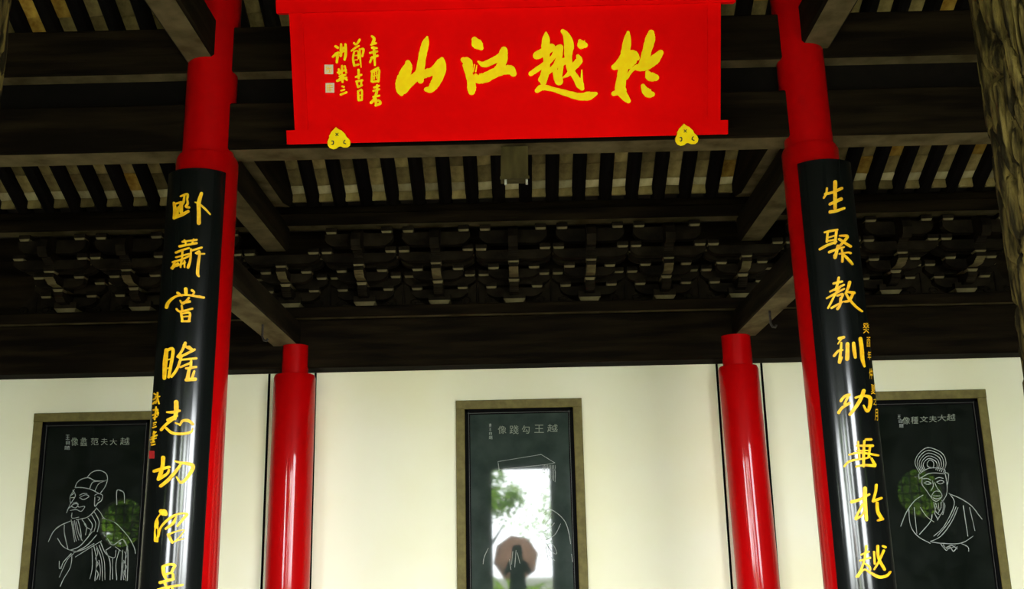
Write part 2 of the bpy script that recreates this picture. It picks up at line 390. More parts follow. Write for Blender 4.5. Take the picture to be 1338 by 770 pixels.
def bracket(k, label):
    o = empty('bracket_set', (k*.75, WYB, 4.0), label, 'bracket', 'bracket sets in a row above the wall')
    sm = bm_('bearing_block', lambda: dou(.105, .105, .075))
    part('base_block', bm_('base_block', lambda: dou(.22, .22, .11)), o, (0, 0, 0))
    def lat(y, z, L, dx, h=.09):
        part('cross_arm', bm_('cross_arm_%d_%d' % (L*100, h*100), lambda: gong(L, h, .085)), o, (0, y, z))
        for s in (-1, 1): part('bearing_block', sm, o, (s*dx, y, z+h-.015))
    F1, F2 = -.25, -.47
    lat(0, .085, .56, .23)
    part('forward_arm', bm_('forward_arm_a', lambda: fwd(F1-.04, .09, .09)), o, (0, 0, .085))
    part('bearing_block', sm, o, (0, F1, .165))
    lat(0, .215, .72, .305)
    lat(F1, .215, .50, .20)
    part('forward_arm', bm_('forward_arm_b', lambda: fwd(F2-.05, .09, .09)), o, (0, 0, .215))
    part('bearing_block', sm, o, (0, F2, .29))
    lat(F1, .35, .72, .31)
    lat(F2, .345, .72, .31)
    if abs(k) == 3: return o                     # the heavy beam rests here
    part('forward_arm', bm_('forward_arm_c', lambda: fwd(F2-.13, .09, .09)), o, (0, 0, .385))
    lat(F2, .505, .66, .27, .13)
    nose = [(0, .17), (-.56, .17), (-.64, .15), (-.70, .10), (-.72, .03), (-.70, -.03), (-.66, -.06), (-.60, -.03), (-.55, 0), (0, 0)]
    part('nose', bm_('nose', lambda: MB().extrude(nose, -.045, .045, 'x')), o, (0, 0, .485))
    return o
words = {0: 'dark bracket set in the middle, straight above the centre tablet',
         -1: 'dark bracket set first to the left of the middle one', 1: 'dark bracket set first to the right of the middle one',
         -2: 'dark bracket set beside the left rear red column, towards the centre', 2: 'dark bracket set beside the right rear red column, towards the centre',
         -3: 'dark bracket set over the left rear red column', 3: 'dark bracket set over the right rear red column',
         -4: 'dark bracket set hidden behind the left couplet board', 4: 'dark bracket set hidden behind the right couplet board',
         -5: 'dim bracket set just left of the left couplet board', 5: 'dim bracket set just right of the right couplet board',
         -6: 'dim bracket set farthest left, above the left tablet', 6: 'dim bracket set farthest right, beside the weathered post'}
for k in range(-6, 7): bracket(k, words[k])
# carved pointed boards between the sets
spm = None
for k in range(-7, 7):
    x = (k+.5)*.75
    if spm is None:
        out = [(-.25, 0), (.25, 0), (.215, .05), (.15, .10), (.12, .16), (.075, .20), (.045, .27), (0, .34), (-.045, .27), (-.075, .20), (-.12, .16), (-.15, .10), (-.215, .05)]
        mb = MB().extrude(out, -.02, .03, 'y')
        for s in (-1, 1):
            pts = [(s*(.11+.055*cos(a)*(1-a/9)), -.025, .07+.045*sin(a)*(1-a/9)) for a in [i*.5 for i in range(14)]]
            mb.tube(pts, .012, 5)
        mb.tube([(0, -.025, .05), (0, -.025, .28)], .014, 5)
        spm = mb.mesh('carved_board', M['bracket'])
    o = bpy.data.objects.new('carved_board', spm); COL.objects.link(o); o.location = (x, 10.155, 4.0)
    side = 'left' if k < 0 else 'right'
    n_ = (-k-1) if k < 0 else k
    place = {0: 'next to the middle bracket set', 1: 'one place out from the middle bracket set', 2: 'nearest inside the rear red column', 3: 'nearest outside the rear red column',
             4: 'behind the couplet board', 5: 'between the two outermost bracket sets', 6: 'at the edge of the picture'}[n_]
    tag(o, 'dark pointed carved board, %s side, %s' % (side, place), 'carving', 'carved boards between bracket sets')

# ------------------------------------------------------------------ brush writing
def smooth(pts, n=6):
    if len(pts) < 3:
        p, q = pts[0], pts[-1]
        return [tuple(p[j]+(q[j]-p[j])*i/n for j in range(3)) for i in range(n+1)]
    out = []
    P = [pts[0]]+list(pts)+[pts[-1]]
    for i in range(1, len(P)-2):
        for k in range(n):
            t = k/n
            out.append(tuple(.5*(2*P[i][j]+(P[i+1][j]-P[i-1][j])*t+(2*P[i-1][j]-5*P[i][j]+4*P[i+1][j]-P[i+2][j])*t*t+(3*P[i][j]-P[i-1][j]-3*P[i+1][j]+P[i+2][j])*t**3) for j in range(3)))
    out.append(tuple(pts[-1])); return out
def ribbon(mb, surf, pts, sc, ox, oy, h, rough=.0, flat=False):
    P = [(x/sc+ox, y/sc+oy, w/sc) for x, y, w in smooth(pts)]
    def tang(i):
        a, b = P[max(i-1, 0)], P[min(i+1, len(P)-1)]; dx, dy = b[0]-a[0], b[1]-a[1]; l = sqrt(dx*dx+dy*dy) or 1; return dx/l, dy/l
    sect = []
    t0 = tang(0); t1 = tang(len(P)-1)
    for u in (1.0, .87, .5):
        x, y, w = P[0]; sect.append((x-t0[0]*u*w/2, y-t0[1]*u*w/2, max(w*sqrt(1-u*u), .02*w), t0))
    for i, (x, y, w) in enumerate(P): sect.append((x, y, w*(1+random.uniform(-rough, rough)), tang(i)))
    for u in (.5, .87, 1.0):
        x, y, w = P[-1]; sect.append((x+t1[0]*u*w/2, y+t1[1]*u*w/2, max(w*sqrt(1-u*u), .02*w), t1))
    vs = []
    for x, y, w, t in sect:
        nx, ny = -t[1]*w/2, t[0]*w/2
        vs += [surf.at(x+nx, y+ny, h), surf.at(x, y, h), surf.at(x-nx, y-ny, h)]
        if not flat: vs += [surf.at(x+nx, y+ny, 0), surf.at(x-nx, y-ny, 0)]
    q = 3 if flat else 5; fs = []
    for i in range(len(sect)-1):
        a, b = i*q, (i+1)*q
        fs += [(a, a+1, b+1, b), (a+1, a+2, b+2, b+1)]
        if not flat: fs += [(a, b, b+3, a+3), (a+2, a+4, b+4, b+2)]
    mb.add(vs, fs)
def brush(name, surf, strokes, sc, ox, oy, m, parent, h=.006, rough=.06, label=None):
    mb = MB()
    for i, st in enumerate(strokes): ribbon(mb, surf, st, sc, ox, oy, h+i*.00012, rough)
    o = mb.build(name, m); child_world(o, parent)
    if label: o['label'] = label
    return o
def glyph(ch, surf, box, m, parent, h=.0015, name='character', inner=1.0):
    """one printed character fitted to a box measured on the surface"""
    cu = bpy.data.curves.new('glyph', 'FONT'); cu.body = ch; cu.resolution_u = 2; cu.offset = 0
    t = bpy.data.objects.new('glyph', cu); COL.objects.link(t)
    dg = bpy.context.evaluated_depsgraph_get()
    me = bpy.data.meshes.new_from_object(t.evaluated_get(dg), depsgraph=dg)
    bpy.data.objects.remove(t); bpy.data.curves.remove(cu)
    xs = [v.co.x for v in me.vertices]; ys = [v.co.y for v in me.vertices]
    if not xs: return None
    x0, x1, y0, y1 = min(xs), max(xs), min(ys), max(ys)
    for v in me.vertices:
        u, q = (v.co.x-x0)/max(x1-x0, 1e-6), (v.co.y-y0)/max(y1-y0, 1e-6)
        v.co = surf.at(box[0]+u*(box[2]-box[0]), box[3]-q*(box[3]-box[1]), h)
    me.name = name; me.materials.clear(); me.materials.append(m)
    for p in me.polygons: p.material_index = 0
    o = bpy.data.objects.new(name, me); COL.objects.link(o); child_world(o, parent); return o

# ------------------------------------------------------------------ the red plaque
PB = Vector((0, 6.86, 4.47)); tilt = atan2(.37, .95)
PN = Vector((0, -cos(tilt), -sin(tilt)))
pl_surf = Plane((0, 6.86, 4.47), PN)
PUP = Vector((0, -sin(tilt), cos(tilt)))
plq = empty('hanging_plaque', PB, 'red hanging plaque with yellow brush characters on the front beams', 'plaque')
plq.rotation_euler = (tilt, 0, 0)
bpy.context.view_layer.update()
def pl_uv(px, py):
    d = pl_surf.at(px, py)-PB; return d.x, d.dot(PUP)
def pl_box(x0, x1, z0, z1, y0, y1, ch=.008): return MB().extrude([(x0, y0+ch), (x0+ch, y0), (x1-ch, y0), (x1, y0+ch), (x1, y1), (x0, y1)], z0, z1, 'z')
uBL = pl_uv(375, 186); uBR = pl_uv(951, 178); uSL = pl_uv(386, 168); uSR = pl_uv(939, 161); uTL = pl_uv(376, 14); uTR = pl_uv(945, 7)
uIL = pl_uv(402, 161); uIR = pl_uv(924, 155); uTT = pl_uv(361, 12); uTTR = pl_uv(961, 6)
print('PLAQUE uv', uBL, uBR, uSL, uSR, uTL, uTR, uIL, uIR, uTT, uTTR)
zb = (uBL[1]+uBR[1])/2; zs = (uSL[1]+uSR[1])/2; zt = (uTL[1]+uTR[1])/2
xl, xr_ = (uSL[0]+uTL[0])/2, (uSR[0]+uTR[0])/2
def pl(name, mb, m): 
    o = mb.build(name, m, plq); return o
pl('bottom_rail', pl_box(uBL[0], uBR[0], zb, zs+.004, -.018, .07), M['plaque_red'])
pl('top_rail', pl_box(uTT[0], uTTR[0], zt, zt+.12, -.018, .07), M['plaque_red'])
for a, b in ((xl, uIL[0]), (uIR[0], xr_)): pl('side_rail', pl_box(a, b, zs, zt, .0, .06, .004), M['plaque_red'])
pl('inner_rail', pl_box(uIL[0], uIR[0], zs, (uIL[1]+uIR[1])/2, .0, .06, .004), M['plaque_red'])
pl('field', MB().box(uIL[0], uIR[0], .012, .05, (uIL[1]+uIR[1])/2, zt), M['plaque_red'])
fld = Plane(Vector(pl_surf.p)-PN*.012, PN)
CH = {}
CH['yu'] = (6.7, 785, 30, [[(238, 85, 30), (230, 160, 68), (212, 280, 80), (192, 420, 85), (175, 520, 85), (172, 590, 90), (215, 655, 65), (240, 682, 45)],
    [(190, 590, 70), (112, 620, 42)], [(118, 388, 55), (165, 360, 80), (230, 300, 115), (290, 285, 85), (318, 308, 45)], [(245, 375, 60), (285, 335, 60)],
    [(225, 485, 26), (270, 415, 32), (320, 385, 46)], [(440, 88, 55), (432, 140, 85), (402, 250, 82), (380, 340, 85), (345, 392, 60), (315, 400, 36)],
    [(522, 262, 52), (480, 312, 85), (430, 360, 75), (375, 390, 62), (345, 405, 40)], [(408, 435, 40), (430, 468, 85), (480, 480, 58)],
    [(368, 552, 38), (388, 592, 66), (425, 622, 75), (450, 625, 46)]])
CH['yue'] = (7.0, 685, 30, [[(198, 92, 22), (198, 150, 72), (194, 250, 75), (205, 350, 60), (190, 450, 75), (175, 540, 62)],
    [(112, 300, 68), (170, 272, 80), (250, 225, 70)], [(60, 466, 44), (130, 418, 48), (200, 372, 52), (262, 315, 46), (305, 240, 60), (325, 222, 50)],
    [(328, 225, 58), (320, 300, 56), (290, 390, 56), (235, 435, 46), (180, 480, 56), (150, 520, 48)], [(278, 420, 40), (295, 480, 66), (318, 535, 74)],
    [(350, 340, 40), (332, 420, 48), (318, 510, 56)], [(335, 385, 36), (385, 340, 58)],
    [(118, 620, 46), (165, 590, 56), (250, 605, 44), (370, 640, 54), (500, 675, 66), (590, 668, 78), (655, 648, 32)],
    [(352, 78, 42), (382, 112, 60), (408, 200, 92), (402, 300, 72), (420, 420, 62), (470, 500, 60), (508, 565, 72), (528, 600, 42)],
    [(490, 302, 30), (500, 345, 68), (452, 405, 60), (402, 470, 38), (352, 502, 14)], [(508, 165, 32), (525, 195, 92), (555, 205, 52)],
    [(526, 432, 10), (525, 500, 22), (520, 570, 40)]])
CH['jiang'] = (8.556, 595, 40, [[(215, 102, 66), (235, 140, 118), (268, 172, 100), (288, 195, 56)],
    [(88, 328, 58), (132, 360, 118), (150, 470, 90), (175, 560, 92), (182, 640, 100), (182, 680, 84)],
    [(228, 500, 40), (250, 535, 105), (330, 530, 112), (430, 480, 112), (530, 450, 96), (610, 440, 108), (648, 480, 76)],
    [(258, 350, 24), (320, 380, 66), (420, 340, 78), (510, 290, 88), (542, 220, 80)],
    [(546, 225, 78), (537, 330, 88), (495, 415, 90), (445, 460, 80)], [(215, 380, 12), (200, 460, 16)], [(240, 390, 10), (228, 460, 14)]])
CH['shan'] = (8.105, 505, 40, [[(228, 340, 56), (228, 385, 95), (192, 470, 120), (162, 560, 130), (150, 635, 92), (160, 672, 46)],
    [(180, 630, 90), (250, 545, 100), (320, 480, 90)], [(432, 70, 22), (416, 130, 74), (386, 250, 84), (366, 370, 84), (352, 470, 100), (362, 530, 66)],
    [(330, 490, 80), (420, 455, 90), (500, 425, 85), (560, 345, 75), (588, 305, 44)],
    [(588, 305, 46), (592, 370, 88), (562, 460, 112), (522, 550, 100), (472, 620, 78), (422, 625, 48)]])
for k in ('yu', 'yue', 'jiang', 'shan'):
    sc, ox, oy, st = CH[k]; brush('character', fld, st, sc, ox, oy, M['yellow'], plq, h=.012)
SIG = [
 [[(497, 88, 20), (518, 110, 28), (505, 150, 26)], [(490, 165, 20), (535, 150, 20)], [(500, 192, 24), (540, 195, 22)], [(480, 240, 20), (545, 225, 20)], [(515, 190, 22), (520, 260, 26), (525, 352, 16)], [(480, 325, 20), (500, 280, 22)], [(490, 285, 18), (550, 265, 22)]],
 [[(490, 410, 16), (555, 375, 18)], [(498, 420, 16), (495, 500, 22)], [(500, 420, 14), (560, 392, 18), (562, 440, 20), (556, 500, 22)], [(522, 420, 12), (516, 480, 14)], [(542, 410, 12), (540, 470, 12)], [(505, 505, 20), (560, 495, 20)], [(505, 455, 11), (555, 442, 11)]],
 [[(518, 556, 20), (562, 540, 18)], [(510, 588, 18), (565, 572, 18)], [(545, 535, 20), (540, 600, 24), (520, 660, 26), (490, 695, 26)], [(510, 642, 18), (565, 630, 18)], [(532, 660, 22), (536, 715, 22)], [(520, 682, 18), (560, 676, 20), (575, 700, 24), (532, 720, 22)]],
 [[(335, 150, 20), (355, 162, 18), (385, 120, 22)], [(310, 220, 16), (350, 190, 18), (380, 175, 14)], [(335, 225, 16), (325, 290, 18), (335, 350, 22)], [(340, 225, 12), (370, 225, 14), (372, 290, 14)], [(340, 265, 11), (365, 262, 11)], [(340, 305, 11), (365, 302, 11)], [(335, 356, 20), (375, 345, 18)], [(385, 205, 16), (390, 290, 16), (398, 370, 10)], [(385, 210, 14), (420, 205, 20), (410, 270, 18)]],
 [[(350, 460, 18), (400, 440, 20)], [(375, 395, 22), (376, 470, 22)], [(355, 502, 20), (410, 490, 20)], [(360, 515, 18), (368, 545, 18)], [(370, 552, 20), (405, 535, 20)], [(400, 490, 18), (398, 540, 18)]],
 [[(370, 590, 18), (375, 665, 22)], [(375, 590, 16), (405, 580, 18), (405, 670, 18)], [(380, 630, 11), (400, 625, 11)], [(375, 674, 18), (405, 670, 18)]],
 [[(165, 180, 24), (185, 192, 26)], [(140, 275, 20), (180, 250, 26), (176, 325, 22)], [(165, 245, 18), (190, 235, 18)], [(215, 160, 20), (215, 220, 26), (212, 265, 26)], [(215, 230, 22), (240, 190, 18)], [(255, 160, 20), (258, 240, 26), (248, 300, 22)], [(200, 240, 18), (258, 215, 16)]],
 [[(195, 390, 20), (200, 430, 22)], [(225, 360, 22), (220, 420, 22)], [(250, 360, 16), (262, 420, 18)], [(185, 420, 18), (260, 395, 18)], [(180, 495, 22), (265, 465, 18)], [(226, 440, 22), (228, 505, 22)], [(200, 482, 20), (235, 450, 18)], [(240, 465, 18), (268, 486, 20)], [(200, 455, 18), (255, 440, 18)]],
 [[(225, 545, 16), (240, 550, 20)], [(215, 585, 14), (245, 575, 16)], [(212, 622, 20), (264, 600, 20)]]]
for st in SIG: brush('small_character', fld, st, 7.0, 415, 35, M['yellow'], plq, h=.006)
for (x0, y0, x1, y1), st in (((64, 347, 143, 433), [[(85, 365, 8), (85, 400, 8)], [(100, 370, 8), (112, 415, 8)], [(85, 385, 7), (120, 380, 7)], [(125, 365, 7), (125, 410, 7)], [(95, 418, 7), (125, 420, 7)]]),
                             ((73, 514, 153, 603), [[(90, 540, 7), (135, 535, 7)], [(90, 560, 7), (138, 556, 7)], [(95, 580, 7), (135, 578, 7)], [(112, 530, 7), (114, 590, 7)], [(92, 535, 6), (92, 585, 6)]])):
    c = [fld.at(415+x/7, 35+y/7, h) for h in (.004, -.004) for x, y in ((x0, y0), (x1, y0), (x1, y1), (x0, y1))]
    o = MB().add(c, [(0, 1, 2, 3), (7, 6, 5, 4), (0, 4, 5, 1), (1, 5, 6, 2), (2, 6, 7, 3), (3, 7, 4, 0)]).build('seal', M['seal_cream'])
    child_world(o, plq)
    mb = MB()
    for s in st: ribbon(mb, fld, s, 7.0, 415, 35, .0055, flat=True)
    mo = mb.build('seal_mark', M['gold']); mo.parent = o
# children written in world coordinates need the inverse of the tilted parent
bpy.context.view_layer.update()
inv = plq.matrix_world.inverted()
for o in plq.children:
    if o.name.split('.')[0] in ('character', 'small_character', 'seal'): o.matrix_parent_inverse = inv

# trefoil supports under the plaque
def trefoil(px, py, label):
    s_ = Plane(Vector(pl_surf.p)-pl_surf.n*-.055, pl_surf.n)
    out = [(365, 115), (440, 170), (500, 195), (545, 240), (600, 290), (622, 350), (700, 420), (732, 500), (710, 580), (650, 628), (560, 630), (500, 605), (462, 598), (420, 612), (370, 655), (300, 672), (215, 640), (165, 570), (152, 490), (190, 410), (205, 380), (195, 330), (230, 290), (250, 240), (310, 180)]
    q = [s_.at(px+(x-440)/19.24, py+(yy-400)/19.24) for x, yy in out]
    n = len(q); base = sum(q, Vector())/n-s_.n*.02
    mb = MB().add([p-base for p in q]+[p-s_.n*.03-base for p in q], [tuple(range(n)), tuple(range(2*n-1, n-1, -1))]+[(k, k+n, (k+1) % n+n, (k+1) % n) for k in range(n)])
    o = mb.build('plaque_support', M['yellow'], at=base)
    tag(o, label, 'bracket')
    for st in ([(262, 465, 22), (300, 465, 30), (312, 500, 30), (300, 545, 30), (265, 550, 22)], [(600, 445, 26), (575, 470, 26), (572, 515, 28), (620, 535, 24)], [(370, 270, 20), (430, 330, 20)], [(430, 265, 20), (370, 330, 20)]):
        mb = MB(); ribbon(mb, s_, st, 19.24, px-440/19.24, py-400/19.24, .003, flat=True)
        child_world(mb.build('cut_mark', M['iron']), o)
    return o
trefoil(442.5, 181, 'yellow trefoil support under the left end of the red plaque')
trefoil(897.5, 176.5, 'yellow trefoil support under the right end of the red plaque')

# weathered box under the middle of the front beam
bx = empty('weathered_box', (.035, 7.16, 4.37), 'grey green weathered box fixed under the middle of the front beam', 'box')
for n_, mb, m in (('body', MB().extrude([(-.105, -.115), (.095, -.115), (.10, .125), (-.098, .125)], -.07, .07, 'y'), 'box'),
                  ('edge_strip', MB().box(-.11, .105, -.08, -.065, -.13, -.11), 'box'), ('upright_strip', MB().box(.02, .04, -.08, -.065, -.11, .12), 'box')):
    mb.build(n_, M[m], bx)
for x in (-.07, .085):
    MB().tube([(x, -.03, -.16), (x, -.03, -.115)], .009, 8).build('white_cap', M['white_bulb'], bx)

# ------------------------------------------------------------------ couplet boards
def board(name, cx, cy, r, ztop, half, label, lean=0):
    o = empty(name, (cx, cy, ztop), label, 'couplet board', 'black couplet boards on the front columns')
    n = 30; vs = []; zs_ = [.7, ztop-.012, ztop]
    ring = []
    for i in range(n+1):
        a = -half+2*half*i/n; ring.append((cx+r*sin(a), cy-r*cos(a)))
    for i in range(n+1):
        a = half-2*half*i/n; ring.append((cx+(r-.02)*sin(a), cy-(r-.02)*cos(a)))
    m_ = len(ring); mb = MB()
    for z in (.7, ztop): vs += [(x+lean*(4.4-z), y, z) for x, y in ring]
    fs = [(i, (i+1) % m_, m_+(i+1) % m_, m_+i) for i in range(m_)]
    for b in (0, m_):
        fs += [(b+i, b+i+1, b+m_-2-i, b+m_-1-i) for i in range(n)]
    mb.add(vs, fs)
    child_world(mb.build('board', M['black'], smooth=40), o)
    return o, Drum(cx, cy, r, lean)
lb, ls = board('couplet_board', -2.275, 7.17, .255, 4.315, radians(55), 'black curved board with gold characters on the left front column', -.0085)
rb, rs = board('couplet_board', 2.268, 7.17, .251, 4.275, radians(50), 'black curved board with gold characters on the right front column', .002)
G1, G2, G3, G4 = (5.923, 205, 240), (5.311, 200, 365), (5.311, 190, 505), (6.16, 180, 645)
LEFT = [
 (G1, [[(135, 150, 20), (142, 210, 28), (135, 270, 22)], [(140, 160, 14), (185, 145, 16)], [(185, 100, 12), (235, 82, 20), (238, 110, 18)], [(215, 95, 16), (205, 150, 20), (165, 190, 18)], [(235, 120, 14), (240, 155, 18), (225, 180, 18), (250, 185, 20)], [(140, 265, 24), (200, 240, 28), (245, 215, 22)], [(165, 195, 16), (160, 250, 22)], [(190, 150, 30), (190, 220, 30)],
       [(345, 78, 28), (325, 150, 34), (325, 230, 34), (325, 305, 38)], [(295, 145, 10), (330, 160, 14), (375, 200, 18), (412, 240, 12)]]),
 (G1, [[(200, 452, 18), (250, 445, 16), (308, 437, 18)], [(215, 440, 16), (230, 478, 16)], [(285, 432, 14), (270, 470, 14)], [(178, 487, 22), (240, 475, 18), (308, 462, 20)], [(150, 535, 20), (200, 515, 16), (250, 500, 16)], [(150, 572, 14), (250, 545, 14)], [(125, 610, 18), (190, 590, 16), (255, 560, 16)], [(200, 520, 16), (195, 600, 16)], [(118, 655, 22), (165, 620, 18)], [(145, 600, 14), (122, 658, 20)], [(190, 600, 14), (185, 648, 15)], [(215, 600, 14), (215, 648, 13)], [(152, 640, 15), (220, 612, 14)], [(265, 510, 16), (260, 590, 20), (242, 650, 24)], [(270, 520, 16), (346, 497, 18)], [(300, 540, 14), (330, 530, 20), (320, 620, 26), (315, 695, 28), (325, 718, 18)], [(310, 545, 15), (368, 545, 12)]]),
 (G2, [[(95, 196, 24), (110, 160, 22), (160, 120, 16), (230, 110, 14), (300, 120, 18), (352, 128, 18)], [(228, 70, 30), (230, 100, 26)], [(172, 95, 20), (200, 115, 16)], [(270, 78, 20), (285, 92, 16), (270, 115, 14)], [(190, 150, 14), (210, 170, 18), (250, 130, 16)], [(205, 165, 16), (255, 155, 20)], [(165, 208, 16), (190, 225, 16), (273, 205, 16)], [(200, 185, 16), (205, 215, 16)], [(195, 235, 18), (205, 290, 20)], [(205, 240, 15), (255, 235, 18), (250, 290, 20)], [(210, 262, 11), (245, 258, 11)], [(200, 293, 16), (255, 292, 16)], [(320, 122, 22), (352, 130, 16)]]),
 (G2, [[(95, 492, 28), (85, 590, 34), (80, 688, 26)], [(90, 500, 18), (140, 487, 24), (125, 600, 22), (110, 680, 20)], [(105, 560, 10), (125, 555, 10)], [(100, 620, 10), (120, 615, 10)], [(225, 444, 24), (200, 500, 20), (170, 540, 16)], [(215, 460, 22), (268, 490, 22), (250, 470, 22)], [(180, 545, 18), (288, 490, 20)], [(200, 530, 18), (170, 620, 20), (130, 678, 18)], [(200, 560, 15), (300, 550, 18)], [(190, 612, 15), (260, 582, 18)], [(265, 570, 20), (260, 620, 22)], [(230, 620, 18), (298, 610, 20)], [(250, 630, 24), (240, 690, 30)], [(230, 700, 26), (292, 695, 28)], [(285, 640, 18), (270, 690, 24)]]),
 (G3, [[(152, 180, 14), (190, 180, 22), (238, 170, 20)], [(215, 110, 34), (215, 170, 34), (205, 225, 26)], [(158, 235, 24), (218, 205, 22)], [(190, 230, 22), (140, 270, 20), (112, 303, 20)], [(145, 290, 18), (190, 325, 22), (260, 330, 20), (315, 318, 20), (328, 292, 8)], [(210, 255, 12), (235, 265, 16)], [(240, 270, 15), (260, 240, 20), (300, 240, 24), (328, 263, 22)]]),
 (G3, [[(63, 590, 24), (110, 575, 24), (168, 560, 20)], [(125, 495, 30), (120, 560, 28), (97, 640, 32)], [(92, 645, 26), (150, 610, 20), (165, 580, 16)], [(207, 520, 14), (240, 530, 18), (328, 550, 30), (300, 620, 26), (250, 668, 22), (217, 630, 12)], [(253, 530, 16), (220, 580, 24), (160, 650, 26), (108, 693, 24)]]),
 (G4, [[(190, 145, 40), (212, 155, 62), (225, 165, 40)], [(185, 165, 12), (160, 200, 12), (155, 235, 34), (150, 270, 32)], [(145, 262, 12), (140, 320, 12), (147, 380, 30)], [(165, 268, 8), (165, 330, 10), (160, 388, 15)], [(170, 348, 12), (190, 270, 18), (260, 200, 24), (330, 165, 18), (398, 166, 18), (375, 195, 26), (320, 262, 20)], [(310, 190, 16), (285, 240, 26), (228, 284, 22)], [(247, 332, 26), (265, 370, 28), (280, 396, 22)], [(250, 330, 20), (300, 310, 12), (373, 295, 10), (340, 345, 12), (312, 373, 10)], [(280, 394, 16), (330, 375, 12), (373, 365, 10)]]),
 (G4, [[(207, 592, 32), (210, 640, 32), (225, 678, 28)], [(210, 585, 22), (250, 572, 24), (298, 577, 24), (285, 610, 26), (270, 640, 20)], [(232, 650, 22), (278, 642, 20), (283, 690, 26), (240, 698, 28)], [(182, 718, 28), (288, 690, 24)], [(215, 715, 26), (230, 745, 22)], [(162, 774, 16), (240, 755, 22), (362, 736, 18)], [(250, 760, 20), (200, 830, 20)], [(275, 760, 18), (330, 830, 22)]])]
for (sc, ox, oy), st in LEFT: brush('character', ls, [[(x, y, q*.88) for x, y, q in t] for t in st], sc, ox, oy, M['gold'], lb, h=.005, rough=.04)
LS = [[[(60, 50, 9), (75, 60, 11)], [(55, 92, 9), (70, 85, 11)], [(52, 122, 12), (70, 105, 11)], [(85, 45, 11), (85, 85, 11), (95, 120, 11)], [(70, 75, 9), (100, 70, 9)], [(85, 85, 9), (72, 118, 9)]],
      [[(55, 165, 11), (75, 160, 11)], [(75, 145, 11), (70, 200, 11)], [(52, 200, 11), (90, 185, 11)], [(70, 190, 12), (65, 230, 11)], [(85, 160, 9), (88, 200, 9)], [(57, 220, 11), (80, 210, 9)]],
      [[(57, 255, 9), (75, 250, 9)], [(57, 270, 9), (70, 265, 7)], [(52, 288, 11), (75, 280, 9)]],
      [[(55, 330, 11), (75, 317, 9)], [(42, 355, 11), (80, 340, 11)], [(60, 315, 12), (55, 380, 12)], [(37, 370, 11), (75, 360, 9)], [(42, 390, 12), (62, 385, 11)], [(45, 408, 12), (65, 403, 11)]]]
for st in LS: brush('small_character', ls, st, *G3, M['gold'], lb, h=.002)
c = [ls.at(190+x/5.311, 505+y/5.311, h) for h in (.003, -.004) for x, y in ((28, 448), (62, 448), (62, 502), (28, 502))]
child_world(MB().add(c, [(0, 1, 2, 3), (7, 6, 5, 4), (0, 4, 5, 1), (1, 5, 6, 2), (2, 6, 7, 3), (3, 7, 4, 0)]).build('seal', M['seal_red']), lb)
H1, H2, H3, H4 = (5.7, 1055, 225), (5.7, 1065, 355), (5.5, 1080, 490), (5.133, 1090, 620)
